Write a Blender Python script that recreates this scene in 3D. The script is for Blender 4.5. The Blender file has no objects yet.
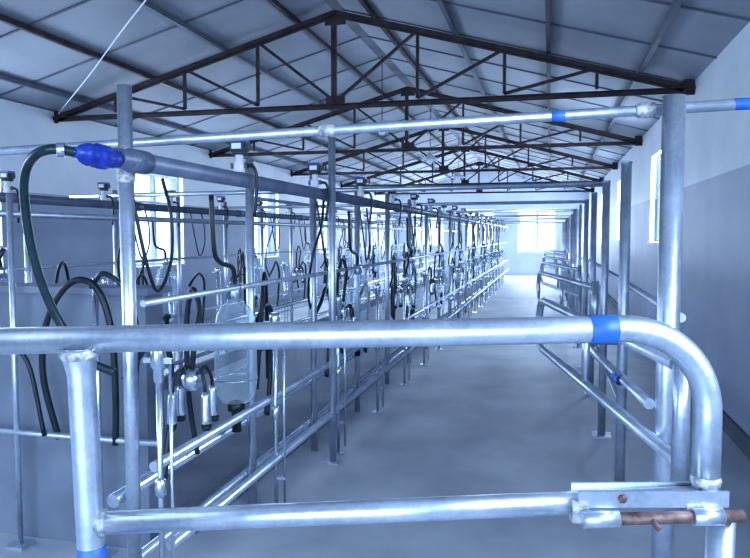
import bpy, math, random
from mathutils import Vector, Matrix
random.seed(4)
scene = bpy.context.scene

# ------------------------------------------------------------------ materials
def new_mat(name):
    m = bpy.data.materials.new(name); m.use_nodes = True
    nt = m.node_tree
    return m, nt, nt.nodes["Principled BSDF"]

def noisy(name, c1, c2, rough=0.6, metal=0.0, scale=6.0, bump=0.1, r2=None, detail=6, stretch=None):
    m, nt, b = new_mat(name)
    tc = nt.nodes.new("ShaderNodeTexCoord")
    mp = nt.nodes.new("ShaderNodeMapping")
    nt.links.new(tc.outputs["Object"], mp.inputs[0])
    if stretch: mp.inputs["Scale"].default_value = stretch
    n = nt.nodes.new("ShaderNodeTexNoise"); n.inputs["Scale"].default_value = scale
    n.inputs["Detail"].default_value = detail
    nt.links.new(mp.outputs[0], n.inputs["Vector"])
    cr = nt.nodes.new("ShaderNodeValToRGB")
    cr.color_ramp.elements[0].position = 0.35; cr.color_ramp.elements[1].position = 0.65
    cr.color_ramp.elements[0].color = (*c1, 1); cr.color_ramp.elements[1].color = (*c2, 1)
    nt.links.new(n.outputs["Fac"], cr.inputs[0]); nt.links.new(cr.outputs[0], b.inputs["Base Color"])
    b.inputs["Metallic"].default_value = metal
    if r2 is not None:
        mr = nt.nodes.new("ShaderNodeMapRange")
        mr.inputs["To Min"].default_value = rough; mr.inputs["To Max"].default_value = r2
        nt.links.new(n.outputs["Fac"], mr.inputs[0]); nt.links.new(mr.outputs[0], b.inputs["Roughness"])
    else:
        b.inputs["Roughness"].default_value = rough
    if bump:
        bp = nt.nodes.new("ShaderNodeBump"); bp.inputs["Strength"].default_value = bump
        bp.inputs["Distance"].default_value = 0.01
        nt.links.new(n.outputs["Fac"], bp.inputs["Height"]); nt.links.new(bp.outputs[0], b.inputs["Normal"])
    return m

def galv(name, c1, c2, metal, r1, r2):
    m, nt, b = new_mat(name)
    tc = nt.nodes.new("ShaderNodeTexCoord")
    vo = nt.nodes.new("ShaderNodeTexVoronoi"); vo.inputs["Scale"].default_value = 90
    nt.links.new(tc.outputs["Object"], vo.inputs["Vector"])
    bw = nt.nodes.new("ShaderNodeRGBToBW"); nt.links.new(vo.outputs["Color"], bw.inputs[0])
    n = nt.nodes.new("ShaderNodeTexNoise"); n.inputs["Scale"].default_value = 11; n.inputs["Detail"].default_value = 7
    nt.links.new(tc.outputs["Object"], n.inputs["Vector"])
    mx = nt.nodes.new("ShaderNodeMix"); mx.inputs[0].default_value = .8
    nt.links.new(bw.outputs[0], mx.inputs[2]); nt.links.new(n.outputs["Fac"], mx.inputs[3])
    cr = nt.nodes.new("ShaderNodeValToRGB")
    cr.color_ramp.elements[0].position=.32; cr.color_ramp.elements[1].position=.68
    cr.color_ramp.elements[0].color=(*c1,1); cr.color_ramp.elements[1].color=(*c2,1)
    nt.links.new(mx.outputs[0], cr.inputs[0]); nt.links.new(cr.outputs[0], b.inputs["Base Color"])
    mr = nt.nodes.new("ShaderNodeMapRange"); mr.inputs["To Min"].default_value=r1; mr.inputs["To Max"].default_value=r2
    nt.links.new(mx.outputs[0], mr.inputs[0]); nt.links.new(mr.outputs[0], b.inputs["Roughness"])
    bp = nt.nodes.new("ShaderNodeBump"); bp.inputs["Strength"].default_value=.05; bp.inputs["Distance"].default_value=.01
    nt.links.new(n.outputs["Fac"], bp.inputs["Height"]); nt.links.new(bp.outputs[0], b.inputs["Normal"])
    b.inputs["Metallic"].default_value = metal
    return m
M_GALV = galv("galvanised_steel", (0.46,0.53,0.63), (0.64,0.71,0.82), 0.82, 0.24, 0.42)
M_GALVD = galv("galvanised_steel_dull", (0.38,0.44,0.54), (0.54,0.60,0.71), 0.75, 0.3, 0.48)
M_STEEL = noisy("stainless_steel", (0.55,0.62,0.72), (0.68,0.75,0.85), 0.18, 0.95, 20, 0.02, 0.3)
M_WELD = noisy("weld_zinc_paint", (0.25,0.27,0.30), (0.62,0.64,0.66), 0.5, 0.5, 60, 0.8, 0.7)
M_RUST = noisy("rusty_steel", (0.10,0.055,0.05), (0.28,0.19,0.18), 0.55, 0.45, 35, 0.4)
M_TRUSS = noisy("red_oxide_angle_iron", (0.026,0.019,0.024), (0.058,0.042,0.050), 0.55, 0.2, 8, 0.1)
M_BLUET = noisy("blue_tape", (0.02,0.10,0.38), (0.04,0.16,0.52), 0.45, 0, 20, 0.1)
M_BLUEP = noisy("blue_plastic", (0.012,0.04,0.30), (0.02,0.06,0.40), 0.35, 0, 20, 0)
M_BLACK = noisy("dark_rubber", (0.006,0.012,0.020), (0.014,0.024,0.034), 0.4, 0, 20, 0)
M_HOSE = noisy("dark_teal_hose", (0.006,0.022,0.030), (0.012,0.036,0.046), 0.3, 0, 20, 0)
M_PVC = noisy("dark_grey_pvc", (0.08,0.105,0.165), (0.12,0.145,0.21), 0.38, 0, 8, 0)
M_WHITEP = noisy("white_plastic", (0.65,0.70,0.80), (0.72,0.76,0.85), 0.4, 0, 8, 0)
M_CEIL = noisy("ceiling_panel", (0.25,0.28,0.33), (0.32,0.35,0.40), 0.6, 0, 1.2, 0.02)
M_RIB = noisy("ceiling_seam", (0.09,0.10,0.13), (0.13,0.15,0.19), 0.6, 0, 3, 0)
M_FLOOR = noisy("concrete_floor", (0.37,0.41,0.47), (0.54,0.58,0.64), 0.42, 0, 1.6, 0.25, 0.7, 10)
M_CONC = noisy("concrete_plaster", (0.12,0.15,0.20), (0.20,0.24,0.31), 0.8, 0, 2.2, 0.2, None, 10)
M_APRON = noisy("outdoor_concrete", (0.5,0.53,0.57), (0.6,0.63,0.67), 0.8, 0, 2.2, 0.1, None, 10)
M_FRAME = noisy("window_frame_paint", (0.55,0.62,0.75), (0.62,0.68,0.8), 0.5, 0, 8, 0)
M_DARK = noisy("dark_box", (0.03,0.035,0.05), (0.05,0.06,0.08), 0.5, 0, 8, 0)
M_WHITEW = noisy("white_wall_paint", (0.66,0.71,0.79), (0.76,0.81,0.87), 0.6, 0, 1.5, 0.1, None, 8)

def wall_mat():
    m, nt, b = new_mat("wall_paint_two_tone")
    geo = nt.nodes.new("ShaderNodeNewGeometry")
    sp = nt.nodes.new("ShaderNodeSeparateXYZ"); nt.links.new(geo.outputs["Position"], sp.inputs[0])
    gt = nt.nodes.new("ShaderNodeMath"); gt.operation = 'GREATER_THAN'; gt.inputs[1].default_value = 1.86
    nt.links.new(sp.outputs["Z"], gt.inputs[0])
    n = nt.nodes.new("ShaderNodeTexNoise"); n.inputs["Scale"].default_value = 1.5; n.inputs["Detail"].default_value = 8
    nt.links.new(geo.outputs["Position"], n.inputs["Vector"])
    def ramp(a, c):
        r = nt.nodes.new("ShaderNodeValToRGB"); r.color_ramp.elements[0].position=.35; r.color_ramp.elements[1].position=.65
        r.color_ramp.elements[0].color=(*a,1); r.color_ramp.elements[1].color=(*c,1)
        nt.links.new(n.outputs["Fac"], r.inputs[0]); return r
    lo = ramp((0.31,0.36,0.47),(0.37,0.42,0.54)); hi = ramp((0.64,0.69,0.77),(0.74,0.79,0.85))
    mx = nt.nodes.new("ShaderNodeMix"); mx.data_type='RGBA'
    nt.links.new(gt.outputs[0], mx.inputs[0]); nt.links.new(lo.outputs[0], mx.inputs[6]); nt.links.new(hi.outputs[0], mx.inputs[7])
    nt.links.new(mx.outputs[2], b.inputs["Base Color"]); b.inputs["Roughness"].default_value = .5
    bp=nt.nodes.new("ShaderNodeBump"); bp.inputs["Strength"].default_value=.15; bp.inputs["Distance"].default_value=.01
    nt.links.new(n.outputs["Fac"],bp.inputs["Height"]); nt.links.new(bp.outputs[0],b.inputs["Normal"])
    return m
M_WALL = wall_mat()

def glass_mat():
    m, nt, b = new_mat("jar_glass")
    out = nt.nodes["Material Output"]
    b.inputs["Base Color"].default_value=(.6,.7,.8,1); b.inputs["Roughness"].default_value=.05
    b.inputs["Specular IOR Level"].default_value=.8
    tr = nt.nodes.new("ShaderNodeBsdfTransparent"); tr.inputs[0].default_value=(.93,.97,1,1)
    lw = nt.nodes.new("ShaderNodeLayerWeight"); lw.inputs["Blend"].default_value=.38
    mr = nt.nodes.new("ShaderNodeMapRange"); mr.inputs["To Min"].default_value=.08; mr.inputs["To Max"].default_value=.7
    nt.links.new(lw.outputs["Facing"], mr.inputs[0])
    mx = nt.nodes.new("ShaderNodeMixShader"); nt.links.new(mr.outputs[0], mx.inputs[0])
    nt.links.new(tr.outputs[0], mx.inputs[1]); nt.links.new(b.outputs[0], mx.inputs[2]); nt.links.new(mx.outputs[0], out.inputs[0])
    return m
M_GLASS = glass_mat()

# ------------------------------------------------------------------ mesh builder
class MB:
    def __init__(s): s.v=[]; s.f=[]; s.m=[]; s.s=[]; s.mats=[]
    def mi(s, mat):
        if mat not in s.mats: s.mats.append(mat)
        return s.mats.index(mat)
    def tube(s, pts, r, mat, seg=14, caps=True):
        pts=[Vector(p) for p in pts]; n=len(pts)
        rs = r if isinstance(r,(list,tuple)) else [r]*n
        k=s.mi(mat); base=len(s.v)
        tang=[]
        for i in range(n):
            a=pts[max(i-1,0)]; b=pts[min(i+1,n-1)]
            t=(b-a); t = t.normalized() if t.length>1e-9 else Vector((0,0,1)); tang.append(t)
        ref=Vector((0,0,1)) if abs(tang[0].z)<.9 else Vector((1,0,0))
        nx=tang[0].cross(ref).normalized()
        for i in range(n):
            t=tang[i]; nx=(nx-t*nx.dot(t))
            nx=nx.normalized() if nx.length>1e-6 else t.orthogonal().normalized()
            ny=t.cross(nx)
            for j in range(seg):
                a=2*math.pi*j/seg
                s.v.append(pts[i]+(nx*math.cos(a)+ny*math.sin(a))*rs[i])
        for i in range(n-1):
            for j in range(seg):
                j2=(j+1)%seg
                s.f.append((base+i*seg+j,base+i*seg+j2,base+(i+1)*seg+j2,base+(i+1)*seg+j)); s.m.append(k); s.s.append(True)
        if caps:
            s.f.append(tuple(base+j for j in reversed(range(seg)))); s.m.append(k); s.s.append(False)
            s.f.append(tuple(base+(n-1)*seg+j for j in range(seg))); s.m.append(k); s.s.append(False)
        return s
    def box(s, c, size, mat, rot=None):
        k=s.mi(mat); base=len(s.v); c=Vector(c)
        R = rot if rot is not None else Matrix.Identity(3)
        for dx in (-.5,.5):
            for dy in (-.5,.5):
                for dz in (-.5,.5):
                    s.v.append(c+R@Vector((dx*size[0],dy*size[1],dz*size[2])))
        for f in ((0,1,3,2),(4,6,7,5),(0,4,5,1),(2,3,7,6),(0,2,6,4),(1,5,7,3)):
            s.f.append(tuple(base+i for i in f)); s.m.append(k); s.s.append(False)
        return s
    def beam(s, a, b, w, h, mat):
        a=Vector(a); b=Vector(b); d=b-a
        x=d.normalized(); y=Vector((0,1,0))
        if abs(x.dot(y))>.9: y=Vector((1,0,0))
        z=x.cross(y).normalized(); y=z.cross(x)
        R=Matrix((x,y,z)).transposed()
        return s.box((a+b)/2,(d.length,w,h),mat,R)
    def angle(s, a, b, w, mat, up=Vector((0,0,1))):
        a=Vector(a); b=Vector(b); d=b-a; x=d.normalized(); y=Vector((0,1,0))
        z=x.cross(y).normalized()
        R=Matrix((x,y,z)).transposed()
        s.box((a+b)/2+R@Vector((0,w/2,0)),(d.length,w,.007),mat,R)
        s.box((a+b)/2+R@Vector((0,0,-w/2)),(d.length,.007,w),mat,R)
    def lathe(s, prof, o, mat, seg=24, R=None):
        k=s.mi(mat); base=len(s.v); o=Vector(o); R=R if R is not None else Matrix.Identity(3)
        for (r,z) in prof:
            for j in range(seg):
                a=2*math.pi*j/seg
                s.v.append(o+R@Vector((r*math.cos(a),r*math.sin(a),z)))
        for i in range(len(prof)-1):
            for j in range(seg):
                j2=(j+1)%seg
                s.f.append((base+i*seg+j,base+i*seg+j2,base+(i+1)*seg+j2,base+(i+1)*seg+j)); s.m.append(k); s.s.append(True)
        return s
    def obj(s, name, loc=(0,0,0), rotz=0, parent=None):
        me=bpy.data.meshes.new(name); me.from_pydata([tuple(v) for v in s.v],[],s.f)
        for mt in s.mats: me.materials.append(mt)
        me.polygons.foreach_set("material_index", s.m); me.polygons.foreach_set("use_smooth", s.s)
        me.update()
        return inst(me,name,loc,rotz,parent)

def inst(me,name,loc=(0,0,0),rotz=0,parent=None):
    ob=bpy.data.objects.new(name,me); bpy.context.collection.objects.link(ob)
    ob.location=loc; ob.rotation_euler=(0,0,rotz)
    if parent: ob.parent=parent
    return ob

def empty(name,loc=(0,0,0),rotz=0):
    e=bpy.data.objects.new(name,None); bpy.context.collection.objects.link(e)
    e.location=loc; e.rotation_euler=(0,0,rotz); e.empty_display_size=.1
    return e

def fillet(pts, r, n=8):
    pts=[Vector(p) for p in pts]; out=[pts[0]]
    for i in range(1,len(pts)-1):
        p=pts[i]; a=(pts[i-1]-p); b=(pts[i+1]-p)
        rr=min(r,a.length*.49,b.length*.49); A=p+a.normalized()*rr; B=p+b.normalized()*rr
        for k in range(n+1):
            t=k/n
            w=.58
            c1=A.lerp(p,w); c2=B.lerp(p,w)
            q=(1-t)**3*A+3*(1-t)**2*t*c1+3*(1-t)*t*t*c2+t**3*B
            out.append(q)
    out.append(pts[-1]); return out

def spline(pts, n=8):
    P=[Vector(p) for p in pts]; P=[P[0]*2-P[1]]+P+[P[-1]*2-P[-2]]; out=[]
    for i in range(1,len(P)-2):
        for k in range(n):
            t=k/n; p0,p1,p2,p3=P[i-1],P[i],P[i+1],P[i+2]
            out.append(.5*((2*p1)+(p2-p0)*t+(2*p0-5*p1+4*p2-p3)*t*t+(3*p1-p0-3*p2+p3)*t**3))
    out.append(P[-2]); return out

# ------------------------------------------------------------------ room
XL,XR=-5.5,1.25; YN,YF=-2.2,25.0; EAVE=2.80; RIDGE=3.74; XM=(XL+XR)/2-.03
def roofz(x): return RIDGE-(RIDGE-EAVE)*abs(x-XM)/(XR-XM)
T=.24
def wall_y(name, x0, wins, sx):
    mb=MB(); xc=x0+sx*T/2; ys=[YN]
    H=EAVE
    for (a,b,z0,z1) in wins:
        mb.box((xc,(ys[-1]+a)/2,H/2),(T,a-ys[-1],H),M_WALL)
        mb.box((xc,(a+b)/2,z0/2),(T,b-a,z0),M_WALL)
        mb.box((xc,(a+b)/2,(z1+H)/2),(T,b-a,H-z1),M_WALL)
        ys.append(b)
    mb.box((xc,(ys[-1]+YF)/2,H/2),(T,YF-ys[-1],H),M_WALL)
    return mb.obj(name)
winsR=[(.2,1.6,1.3,2.42),(8.6,9.7,1.3,2.40),(13,14.4,1.3,2.42),(17.5,18.9,1.3,2.42),(22,23.2,1.3,2.42)]
winsL=[(1.0,2.6,.95,2.3),(4.7,6.1,.95,2.3),(8.5,9.8,.95,2.3),(12.3,13.7,.95,2.3),(16.3,17.7,.95,2.3),(20.3,21.7,.95,2.3)]
wall_y("wall_right",XR,winsR,1); wall_y("wall_left",XL,winsL,-1)
wn=0
def win_y(x,a,b,z0,z1):
    global wn; wn+=1
    mb=MB(); w=.05
    for z in (z0+w/2,z1-w/2): mb.box((x,(a+b)/2,z),(.07,b-a,w),M_FRAME)
    for y in (a+w/2,b-w/2,(a+b)/2): mb.box((x,y,(z0+z1)/2),(.07,w,z1-z0-2*w),M_FRAME)
    mb.box((x,(a+b)/2,z0+(z1-z0)*.68),(.05,b-a-2*w,.035),M_FRAME)
    mb.box((x,(a+b)/2,z0-.001),(T+.06,b-a+.0,.025),M_FRAME)
    mb.obj("window_%d"%wn)
for w in winsR: win_y(XR+.12,*w)
for w in winsL: win_y(XL-.12,*w)

def poly_prism(mb, pts, y0, y1, mat):
    k=mb.mi(mat); b=len(mb.v); n=len(pts)
    for (x,z) in pts: mb.v.append(Vector((x,y0,z)))
    for (x,z) in pts: mb.v.append(Vector((x,y1,z)))
    mb.f.append(tuple(b+i for i in range(n))); mb.m.append(k); mb.s.append(False)
    mb.f.append(tuple(b+n+i for i in reversed(range(n)))); mb.m.append(k); mb.s.append(False)
    for i in range(n):
        j=(i+1)%n; mb.f.append((b+i,b+n+i,b+n+j,b+j)); mb.m.append(k); mb.s.append(False)
def gable(name,y0,y1,ops,M):
    mb=MB(); x=XL-T
    def top(a,b,z0):
        pts=[(a,z0),(b,z0),(b,max(roofz(b),.1))]
        if a<XM<b: pts.append((XM,RIDGE))
        pts.append((a,roofz(a))); poly_prism(mb,pts,y0,y1,M)
    for (a,b,z0,z1) in ops:
        top(x,a,0)
        if z0>0: mb.box(((a+b)/2,(y0+y1)/2,z0/2),(b-a,y1-y0,z0),M)
        top(a,b,z1); x=b
    top(x,XR+T,0)
    return mb.obj(name)
opsF=[(-4.9,-3.7,1.0,2.3),(-2.9,-1.9,1.0,2.3),(-1.1,.2,.8,2.3)]
gable("wall_back",YF,YF+T,opsF,M_WHITEW)
for (a,b,z0,z1) in opsF:
    wn+=1; mb=MB(); w=.06; y=YF+.12
    for z in (z0+w/2,z1-w/2): mb.box(((a+b)/2,y,z),(b-a,.07,w),M_FRAME)
    for x in (a+w/2,b-w/2,(a+b)/2): mb.box((x,y,(z0+z1)/2),(w,.07,z1-z0-2*w),M_FRAME)
    mb.obj("window_%d"%wn)
gable("wall_front",YN-T,YN,[(-3.6,1.0,0,2.6)],M_WALL)  # unseen wall; its wide opening is added to let sky light in

# ceiling
mb=MB(); th=.10
for sgn in (-1,1):
    xe = XR+T if sgn>0 else XL-T
    pts=[(xe,roofz(xe)),(XM,RIDGE),(XM,RIDGE+th),(xe,roofz(xe)+th)]
    poly_prism(mb,pts,YN-T,YF+T,M_CEIL)
    y=YN+.3
    xa = XR if sgn>0 else XL
    while y<YF:
        mb.beam((xa,y,roofz(xa)-.006),(XM,y,RIDGE-.006),.022,.014,M_RIB); y+=1.0
mb.obj("ceiling")
mb=MB()
for f in (.12,.36,.62,.86):
    for sgn in (-1,1):
        x=XM+sgn*(XR-XM)*f
        mb.box((x,(YN+YF)/2,roofz(x)-.035),(.04,YF-YN,.045),M_TRUSS if f in(.12,.62) else M_RIB)
mb.obj("ceiling_purlins")
mb=MB(); mb.box((XM,(YN+YF)/2,RIDGE-.012),(.16,YF-YN,.012),M_RIB); mb.obj("trim_1")

# floor with pit
PX0,PX1,PY0,PY1=-3.45,-1.62,2.85,23.5; PD=.75
mb=MB()
def slab(x0,x1,y0,y1,z0,z1,mat=M_FLOOR): mb.box(((x0+x1)/2,(y0+y1)/2,(z0+z1)/2),(x1-x0,y1-y0,z1-z0),mat)
slab(XL-T,PX0,YN-T,YF+T,-PD-.15,0); slab(PX1,XR+T,YN-T,YF+T,-PD-.15,0)
slab(PX0,PX1,YN-T,PY0,-PD-.15,0); slab(PX0,PX1,PY1,YF+T,-PD-.15,0)
slab(PX0,PX1,PY0,PY1,-PD-.15,-PD)
mb.obj("floor")
mb=MB(); mb.box((0,0,-1.05),(160,160,.2),M_APRON); mb.obj("ground")
for x in (PX1-.02,PX0+.02):
    mb=MB(); mb.box((x,(PY0+PY1)/2+.05,.04),(.10,PY1-PY0,.10),M_CONC); mb.obj("pit_kerb")
mb=MB(); mb.box((-3.2,2.76,.57),(3.0,.14,1.14),M_CONC); mb.box((-3.2,2.76,1.155),(3.06,.2,.03),M_CONC)
mb.obj("wall_partition")
mb=MB(); mb.box((XR-.012,(YN+YF)/2,.06),(.024,YF-YN,.12),M_RIB); mb.obj("baseboard_right")

# trusses
def truss():
    mb=MB(); w=.045
    TB=2.76
    L=Vector((XL,0,TB-.03)); R=Vector((XR,0,TB-.03)); P=Vector((XM,0,RIDGE-.09))
    Lt=Vector((XL,0,EAVE-.08)); Rt=Vector((XR,0,EAVE-.08))
    mb.angle(L,R,w,M_TRUSS); mb.beam(L+Vector((0,-.03,0)),R+Vector((0,-.03,0)),.05,.008,M_TRUSS)
    mb.angle(Lt,P,w,M_TRUSS); mb.angle(P,Rt,w,M_TRUSS)
    mb.beam(Lt-Vector((0,.02,0)),P-Vector((0,.02,0)),.03,.045,M_TRUSS); mb.beam(P-Vector((0,.02,0)),Rt-Vector((0,.02,0)),.03,.045,M_TRUSS)
    mb.angle(P,(XM,0,TB),w,M_TRUSS)
    half=XR-XM
    for sgn in (-1,1):
        def X(f): return XM+sgn*half*f
        def tz(f): return (RIDGE-.09)-(RIDGE-.09-(EAVE-.08))*f
        for f in (.25,.5,.75):
            mb.beam((X(f),0,TB),(X(f),0,tz(f)),.03,.03,M_TRUSS)
        mb.beam((XM,0,TB),(X(.25),0,tz(.25)),.03,.03,M_TRUSS)
        mb.beam((X(.25),0,TB),(X(.5),0,tz(.5)),.03,.03,M_TRUSS)
        mb.beam((X(.5),0,TB),(X(.75),0,tz(.75)),.03,.03,M_TRUSS)
        mb.box((X(.985),0,TB-.02),(.1,.02,.14),M_TRUSS)
    mb.box((XM,0,TB),(.20,.012,.12),M_TRUSS); mb.box((XM,0,RIDGE-.15),(.22,.012,.12),M_TRUSS)
    return mb
t0=truss().obj("roof_truss",(0,3.2,0))
for y in (6.95,10.7,14.45,18.2,21.95): inst(t0.data,"roof_truss",(0,y,0))

mb=MB(); mb.tube([(0,0,.0),(0,0,.9)],.006,M_DARK,8)
mb.lathe([(.02,.06),(.05,.05),(.06,.0),(.15,-.05),(.17,-.08),(.165,-.08),(.05,-.01),(0.0,-.01)],(0,0,0),M_WHITEP,24)
mb.lathe([(.02,-.01),(.035,-.05),(.045,-.09),(.03,-.13),(0,-.14)],(0,0,0),M_WHITEP,16)
lm=mb.obj("pendant_lamp",(XM,9.0,RIDGE-.9))
for y in (12.8,16.8): inst(lm.data,"pendant_lamp",(XM,y,RIDGE-.9))
mb=MB(); mb.tube(spline([(-5.4,6.9,2.78),(-3.9,5.4,2.80),(-2.9,4.4,2.84),(-1.6,3.2,2.95)],10),.005,M_WHITEP,8); mb.obj("electric_cable")

# ------------------------------------------------------------------ foreground pipe gate
g=empty("pipe_gate",(-.371,1.484,0),math.radians(14.04))
r=.030
mb=MB()
top=fillet([(-1.15,0,1.160),(.737,0,1.198),(.737,0,.80)],.23,14)
mb.tube(top,r,M_GALV,28); mb.obj("top_rail",parent=g)
mb=MB(); mb.tube([(-.635,0,.756),(.735,0,.815)],.026,M_GALV,24); mb.obj("lower_rail",parent=g)
mb=MB()
mb.tube([(-.652,0,1.150),(-.652,0,1.135),(-.648,0,1.09),(-.634,0,.6),(-.620,0,0)],[.042,.037,.030,.030,.030],M_GALV,26)
mb.obj("gate_post",parent=g)
mb=MB(); 
mb.lathe([(.036,-.012),(.042,-.004),(.043,.004),(.036,.014)],(-.652,0,1.138),M_WELD,20)
mb.lathe([(.026,-.008),(.031,0),(.026,.008)],(-.607,0,.757),M_WELD,16,Matrix.Rotation(math.pi/2,3,'Y'))
mb.lathe([(.0305,-.01),(.034,0),(.0305,.01)],(.737,0,.855),M_WELD,16)
mb.obj("weld_beads",parent=g)
mb=MB()
Ry=Matrix.Rotation(math.pi/2,3,'Y')
mb.lathe([(.030,-.03),(.0314,-.029),(.0314,.029),(.030,.03)],(.500,0,1.1932),M_BLUET,28,Ry)
mb.lathe([(.030,-.035),(.0312,-.034),(.0312,.034),(.030,.035)],(-.636,0,.67),M_BLUET,28)
mb.obj("blue_tape_bands",parent=g)
mb=MB()
mb.box((.61,-.028,.822),(.33,.007,.036),M_GALV); mb.box((.61,.028,.822),(.33,.007,.036),M_GALV)
mb.box((.450,-.012,.795),(.035,.045,.05),M_WELD); mb.box((.70,0,.80),(.035,.07,.025),M_WELD)
mb.tube([(.45,-.044,.782),(.53,-.044,.784)],.018,M_GALV,20)
mb.tube([(.69,-.044,.788),(.755,-.044,.79)],.019,M_GALV,20)
mb.tube([(.49,-.044,.783),(.80,-.044,.791)],.0135,M_RUST,18)
mb.tube([(.60,-.044,.786),(.60,-.085,.778)],.006,M_RUST,10)
mb.lathe([(.010,-.004),(.010,.004),(.0,.004)],(.54,-.034,.825),M_RUST,6,Matrix.Rotation(math.pi/2,3,'X'))
mb.obj("slide_latch",parent=g)
mb=MB(); mb.tube([(.775,0,.775),(.765,0,0)],.030,M_GALV,24); mb.lathe([(.03,0),(.0,.004)],(.775,0,.775),M_GALV,24)
mb.obj("latch_post",parent=g)

# ------------------------------------------------------------------ right side posts + overhead cross pipes
XP=.366; XS=-1.40
def tape(mb,c,rad,half,R=None):
    mb.lathe([(rad,-half),(rad+.0012,-half+.001),(rad+.0012,half-.001),(rad,half)],c,M_BLUET,20,R)
mb=MB()
mb.tube([(XP,2.36,0),(XP,2.36,1.83)],.034,M_GALV,26); mb.lathe([(.034,1.83),(.0,1.832)],(XP,2.36,0),M_DARK,26)
mb.box((XP,2.36,.006),(.16,.16,.012),M_GALV)
mb.obj("stall_post")
posts=[3.75,5.05,6.4,7.65,9.0,10.3,11.6,12.9,14.2,15.5,16.8,18.1,19.4,20.7,22.0]
mb=MB(); mb.tube([(0,0,0),(0,0,1.76)],.026,M_GALVD,18); mb.box((0,0,.006),(.13,.13,.012),M_GALVD); mb.lathe([(.026,1.76),(.032,1.765),(.026,1.77),(0,1.77)],(0,0,0),M_GALVD,18)
p0=mb.obj("stall_post",(XP,posts[0],0))
for y in posts[1:]: inst(p0.data,"stall_post",(XP,y,0))

mb=MB()
mb.tube([(-5.2,2.415,1.665),(XR-.005,2.415,1.822)],.0175,M_GALV,18)
def zc(x): return 1.665+(x+5.2)/6.45*.157
tape(mb,(.02,2.415,zc(.02)),.0175,.022,Ry); tape(mb,(.60,2.415,zc(.6)),.0175,.05,Ry)
mb.lathe([(.018,-.03),(.025,-.025),(.025,.025),(.018,.03)],(XP-.075,2.415,zc(XP-.075)),M_WELD,18,Ry)
mb.lathe([(.018,-.03),(.024,-.025),(.024,.025),(.018,.03)],(XS+.62,2.415,zc(XS+.62)),M_WELD,18,Ry)
mb.lathe([(.018,-.01),(.05,-.008),(.05,.0),(0,.0)],(XR-.005,2.415,1.822),M_GALV,18,Ry)
mb.obj("overhead_cross_pipe")
mb=MB(); mb.tube([(-3.9,0,-.03),(XP,0,0)],.018,M_GALV,14)
c0=None
for y in (5.05,7.65,10.3,12.9,15.5,18.1,20.7):
    if c0 is None: c0=mb.obj("overhead_cross_pipe",(0,y+.045,1.75))
    else: inst(c0.data,"overhead_cross_pipe",(0,y+.045,1.75))

def side_gate():
    mb=MB()
    A=(0,0); B=(-.42,2.05)
    P=lambda f,z:(A[0]+(B[0]-A[0])*f,A[1]+(B[1]-A[1])*f,z)
    mb.tube(fillet([P(0,.755),P(1,.755),P(1,1.03),P(0.02,1.03)],.12,8),.021,M_GALV,16)
    mb.tube([P(.0,.70),P(.0,1.08)],.024,M_GALV,16)
    mb.tube([P(.5,.755),P(.5,1.03)],.016,M_GALV,12)
    return mb
sg=side_gate().obj("side_gate",(XP+.0,2.10,0))
for y in (4.75,7.35,9.95,12.6,15.2): inst(sg.data,"side_gate",(XP-.055,y+.36,0))
mb=MB(); mb.tube([(XP-.05,2.36,.86),(.16,3.70,.86),(XP-.03,3.72,.86)],.018,M_GALV,16); tape(mb,(.255,2.75,.86),.018,.035,Matrix.Rotation(math.radians(8.9),3,'Z')@Matrix.Rotation(-math.pi/2,3,'X'))
mb.obj("stall_side_rail")
mb=MB(); mb.tube([(XP+.052,2.45,1.13),(XP+.045,22,1.13)],.016,M_GALVD,12); mb.tube([(XP+.045,3.75,.42),(XP+.045,22,.42)],.016,M_GALVD,12)
mb.obj("stall_back_rails")

# ------------------------------------------------------------------ milking line
ys=[2.15+1.05*i for i in range(19)]
mb=MB(); mb.tube([(XS-.035,2.17,0),(XS-.035,2.17,1.915)],.025,M_GALV,20); mb.lathe([(.025,1.915),(0,1.917)],(XS-.035,2.17,0),M_DARK,20)
mb.lathe([(.026,1.58),(.031,1.59),(.031,1.69),(.026,1.70)],(XS-.035,2.17,0),M_WELD,16)
mb.obj("parlour_post")
mb=MB(); mb.tube([(0,0,.0),(0,0,1.78)],.022,M_GALV,16); mb.lathe([(.022,1.78),(0,1.782)],(0,0,0),M_DARK,16)
pp=mb.obj("parlour_post",(XS-.07,3.28,0))
for y in ys[2:]: inst(pp.data,"parlour_post",(XS-.07,y,0))
for y in ys[1:]: inst(pp.data,"parlour_post",(-3.62,y,0))
mb=MB(); mb.tube([(-1.28,4.05,0),(-1.28,4.05,2.05)],.022,M_GALV,16); mb.box((-1.28,4.05,.005),(.1,.1,.01),M_GALV); mb.obj("stall_post")
def main(x,y0,y1,z,rad):
    mb=MB(); mb.tube([(x,y0,z),(x,y1,z)],rad,M_PVC,24)
    y=y0+.12
    Rx=Matrix.Rotation(-math.pi/2,3,'X')
    while y<y1:
        mb.lathe([(rad,-.05),(rad+.007,-.048),(rad+.007,.048),(rad,.05)],(x,y,z),M_PVC,24,Rx)
        y+=2.1
    return mb
main(XS+.03,2.02,23,1.65,.033).obj("vacuum_main_pipe")
main(-3.55,3.3,23,1.65,.033).obj("vacuum_main_pipe")
e=empty("blue_hose_coupling",(XS+.03,1.91,1.645))
mb=MB(); Rx=Matrix.Rotation(-math.pi/2,3,'X')
mb.lathe([(0.0,-.10),(.016,-.10),(.019,-.07),(.028,-.06),(.035,-.035),(.031,-.03),(.031,0),(.037,.005),(.037,.05),(.031,.055),(.031,.09),(.027,.11),(0,.11)],(0,0,0),M_BLUEP,28,Rx)
for k in range(12):
    a=k*math.pi/6; mb.box((math.cos(a)*.036,.028,math.sin(a)*.036),(.006,.045,.006),M_BLUEP)
mb.obj("coupling_body",parent=e)
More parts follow.
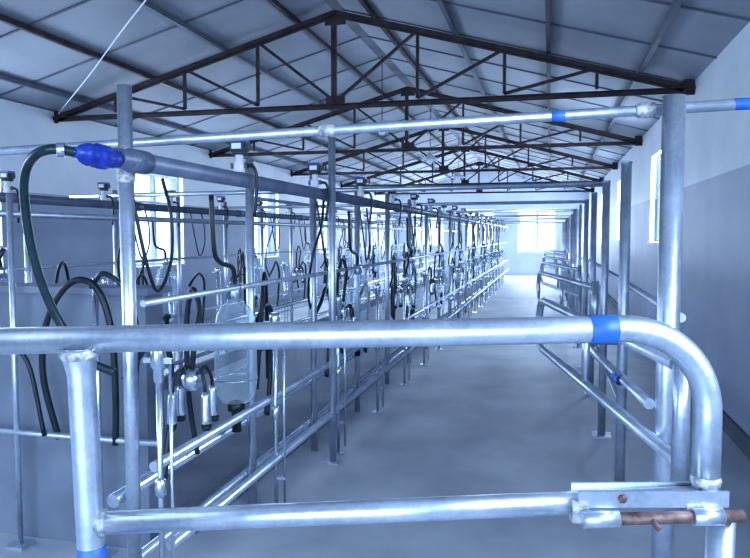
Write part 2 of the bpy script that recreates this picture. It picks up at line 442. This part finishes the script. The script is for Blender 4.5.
mb=MB(); mb.tube(spline([(0,-.09,0),(-.05,-.13,.006),(-.12,-.12,-.01),(-.19,-.08,-.06),(-.235,-.03,-.16),(-.25,.02,-.32),(-.23,.08,-.5),(-.16,.14,-.66),(-.08,.19,-.72)],8),.0145,M_HOSE,14)
mb.obj("suction_hose",parent=e)
mb=MB(); mb.lathe([(.017,-.012),(.021,-.01),(.021,.01),(.017,.012)],(-.03,-.118,.005),M_STEEL,16,Matrix.Rotation(math.radians(-60),3,'Z')@Rx); mb.obj("hose_clamp",parent=e)

rk=empty("hose_rack",(-2.3,2.60,0))
mb=MB()
mb.tube([(0,0,0),(0,0,1.58)],.013,M_GALV,14); mb.tube([(.42,0,0),(.42,0,1.22)],.012,M_STEEL,14)
mb.tube([(-.9,0,.52),(.72,0,.52)],.014,M_GALVD,14); mb.tube([(-.9,0,1.34),(.0,0,1.34)],.012,M_GALVD,14)
mb.box((0,0,.006),(.09,.09,.012),M_GALV); mb.box((.42,0,.006),(.09,.09,.012),M_GALV)
mb.obj("rack_pipes",parent=rk)
mb=MB()
mb.tube(spline([(.20,.02,.50),(.17,-.03,.80),(.22,-.05,1.05),(.34,-.05,1.20),(.46,-.05,1.18),(.52,-.04,1.0),(.52,-.02,.72),(.50,0,.5)],8),.014,M_BLACK,12)
mb.tube(spline([(.42,-.03,1.18),(.50,-.05,1.24),(.60,-.04,1.16),(.64,-.03,.98),(.62,-.02,.8),(.60,0,.53)],8),.011,M_HOSE,12)
mb.tube(spline([(-.02,-.02,1.34),(-.10,-.05,1.15),(-.02,-.06,.95),(.10,-.04,.85),(.16,-.02,.52)],8),.010,M_BLACK,12)
mb.obj("hanging_hoses",parent=rk)

def rails(x,sg,y0):
    mb=MB()
    for (dx,z,rd,mt) in ((.05,.58,.019,M_GALV),(.11,.30,.019,M_GALV),(.02,1.16,.012,M_GALVD),(-.12,.44,.025,M_STEEL),(-.12,.16,.02,M_STEEL)):
        mb.tube([(x+dx*sg,y0,z),(x+dx*sg,23,z)],rd,mt,14)
    return mb
rails(XS,1,2.17).obj("parlour_side_rails"); rails(-3.62,-1,3.2).obj("parlour_side_rails")

def jar():
    mb=MB(); 
    prof=[(.02,.50),(.028,.495),(.035,.47),(.06,.455),(.085,.42),(.095,.36),(.097,.30),(.097,.10),(.09,.05),(.07,.015),(.03,.0)]
    mb.lathe(prof,(0,0,0),M_GLASS,28)
    return mb
def jar_fit():
    mb=MB()
    mb.lathe([(0,.56),(.03,.56),(.036,.54),(.036,.50),(.03,.485),(.02,.485)],(0,0,0),M_STEEL,20)
    mb.lathe([(.03,.01),(.04,.0),(.04,-.03),(.022,-.04),(.022,-.13),(0,-.13)],(0,0,0),M_BLACK,20)
    for z in (.12,.36):
        mb.tube([(math.cos(a)*.099,math.sin(a)*.099,z) for a in [i*math.pi/12 for i in range(25)]],.003,M_STEEL,6,False)
    mb.tube(spline([(0,0,.55),(.01,-.04,.63),(.0,-.14,.66),(0,-.2,.72),(.0,-.22,.95)],7),.011,M_BLACK,10)
    mb.tube([(-.08,.0,.12),(-.08,.33,.12)],.006,M_STEEL,8); mb.tube([(-.08,.0,.36),(-.08,.33,.36)],.006,M_STEEL,8)
    return mb
def pulsator():
    mb=MB()
    mb.lathe([(.022,0),(.026,.01),(.026,.045),(.018,.05),(.018,.08)],(0,0,0),M_WHITEP,20)
    mb.box((0,0,.03),(.08,.018,.025),M_RUST)
    mb.lathe([(0,.078),(.036,.078),(.038,.085),(.038,.095),(0,.095)],(0,0,0),M_DARK,20)
    mb.box((0,0,.115),(.07,.06,.040),M_DARK); mb.box((0,0,.139),(.072,.062,.012),M_BLUEP); mb.box((0,-.032,.115),(.045,.005,.025),M_WHITEP)
    mb.box((0.042,0,.115),(.016,.035,.028),M_DARK)
    mb.tube(spline([(.03,0,.03),(.07,0,.02),(.08,.01,-.05),(.06,.02,-.2)],6),.008,M_BLACK,8)
    return mb
def rod():
    mb=MB()
    mb.tube([(0,0,0),(0,0,1.02)],.010,M_STEEL,14)
    mb.lathe([(.01,1.02),(.022,1.02),(.026,1.0),(.026,.95),(.018,.94),(.018,.90),(.01,.89)],(0,0,0),M_STEEL,18)
    mb.box((0,0,.97),(.11,.014,.018),M_STEEL)
    mb.lathe([(.01,.56),(.02,.55),(.02,.50),(.01,.49)],(0,0,0),M_STEEL,18)
    mb.tube([(.045,0,.05),(.045,0,.96)],.006,M_STEEL,10); mb.box((.022,0,.2),(.06,.014,.014),M_STEEL)
    mb.box((0,0,.005),(.08,.08,.01),M_STEEL)
    return mb
def cluster():
    mb=MB()
    mb.lathe([(0,-.06),(.03,-.055),(.045,-.03),(.048,0),(.035,.02),(.015,.03),(0,.03)],(0,0,0),M_STEEL,20)
    for k in range(4):
        a=math.pi/4+k*math.pi/2; d=Vector((math.cos(a),math.sin(a),0))
        mb.tube(spline([d*.03+Vector((0,0,.01)),d*.06+Vector((0,0,.03)),d*.085+Vector((0,0,-.01)),d*.09+Vector((0,0,-.05))],5),.007,M_BLACK,8)
        mb.tube([d*.09+Vector((0,0,-.05)),d*.092+Vector((0,0,-.07)),d*.095+Vector((0,0,-.16)),d*.097+Vector((0,0,-.18))],[.012,.017,.020,.020],M_STEEL,14)
        mb.tube([d*.097+Vector((0,0,-.18)),d*.097+Vector((0,0,-.20))],[.022,.017],M_BLACK,14)
    mb.tube(spline([(0,0,.03),(.01,0,.14),(.02,.05,.26),(-.02,.10,.34),(-.05,.12,.2),(-.05,.13,-.1),(-.02,.14,-.36)],8),.011,M_BLACK,10)
    return mb
def loops(k):
    mb=MB(); q=lambda: random.uniform(-.05,.05)
    mb.tube(spline([(0,0,.88),(.02,.06,.98+q()),(.02,.18,1.04+q()),(.02,.28,.92+q()),(.0,.30,.65),(0,.25,.42)],8),.0125,M_HOSE,10)
    if k==1: mb.tube(spline([(.05,.0,.62),(.06,.03,.90),(.04,.12,1.12+q()),(.0,.24,1.15+q()),(-.03,.33,.95),(-.04,.36,.6)],8),.0115,M_BLACK,10)
    if k!=1: mb.tube(spline([(0,.05,1.62),(.03,.10,1.32),(.02,.2,1.22+q()),(.02,.3,1.3),(.0,.34,1.48),(0,.28,1.62)],8),.007,M_BLACK,10)
    if k==2: mb.tube(spline([(0.06,.02,1.62),(.08,-.1,1.45),(.06,-.18+q(),1.25),(.0,-.12,1.02),(0,0,.85)],8),.008,M_BLACK,10)
    return mb
meshes={}
for nm,fn in (("glass",jar),("fittings",jar_fit),("pulsator",pulsator),("stainless_rod",rod),("cluster",cluster),("loops0",lambda:loops(0)),("loops1",lambda:loops(1)),("loops2",lambda:loops(2))):
    o=fn().obj(nm); meshes[nm]=o.data; bpy.data.objects.remove(o)
def unit(x,y,side,i):
    if i%2==0:
        j=empty("milk_recorder_jar",(x,y+.80,.62))
        inst(meshes["glass"],"glass_vessel",parent=j); inst(meshes["fittings"],"lid_and_brackets",parent=j)
    inst(meshes["pulsator"],"pulsator",(x+.03 if side>0 else -3.55,y+.80,1.683))
    inst(meshes["stainless_rod"],"cluster_support_rod",(x+.10*side,y-.02,0))
    if i%2==0: inst(meshes["cluster"],"milking_cluster",(x+.02*side,y+.36,.86+random.uniform(-.04,.04)),random.uniform(-.3,.3))
    inst(meshes["loops%d"%(i%3)],"rubber_milk_hose",(x-.08*side,y+.05,0))
for i,y in enumerate(ys[:-1]): unit(XS,y,1,i)
for i,y in enumerate(ys[1:-1]): unit(-3.62,y,-1,i)

mb=MB()
mb.tube([(-3.0,2.6,1.52),(-3.0,23,1.52)],.02,M_GALVD,12); mb.tube([(-2.2,5.0,1.68),(-2.2,21,1.68)],.014,M_GALVD,12)
mb.obj("overhead_wash_line")

# ------------------------------------------------------------------ light
w=bpy.data.worlds.new("World"); scene.world=w; w.use_nodes=True
bg=w.node_tree.nodes["Background"]; bg.inputs[0].default_value=(.58,.76,1.0,1); bg.inputs[1].default_value=2.95
def area(name,loc,rot,sx,sy,power,col=(.63,.79,1)):
    l=bpy.data.lights.new(name,'AREA'); l.shape='RECTANGLE'; l.size=sx; l.size_y=sy; l.energy=power; l.color=col
    o=bpy.data.objects.new(name,l); bpy.context.collection.objects.link(o); o.location=loc; o.rotation_euler=rot
    return o
for (a,b,z0,z1) in winsR: area("window_daylight",(XR+.05,(a+b)/2,(z0+z1)/2),(0,math.radians(90),0),z1-z0,b-a,68)
for (a,b,z0,z1) in winsL: area("window_daylight",(XL-.05,(a+b)/2,(z0+z1)/2),(0,math.radians(-90),0),z1-z0,b-a,58)
for (a,b,z0,z1) in opsF: area("window_daylight",((a+b)/2,YF+.05,(z0+z1)/2),(math.radians(-90),0,0),b-a,z1-z0,100)
area("added_rear_fill",(-1.3,YN-.1,1.35),(math.radians(90),0,0),4.4,2.4,115)  # added fill lamp behind the camera, set at the made-up opening

# ------------------------------------------------------------------ camera
cam=bpy.data.cameras.new("Camera"); cam.sensor_width=36; cam.lens=700/750*36; cam.clip_start=.05; cam.clip_end=300
co=bpy.data.objects.new("Camera",cam); bpy.context.collection.objects.link(co)
co.location=(0,0,1.4); co.rotation_euler=(math.radians(90-3.6),0,math.radians(14.04))
scene.camera=co
scene.view_settings.view_transform='Standard'
try: scene.view_settings.look='Medium High Contrast'
except Exception as ex: print("look", ex)
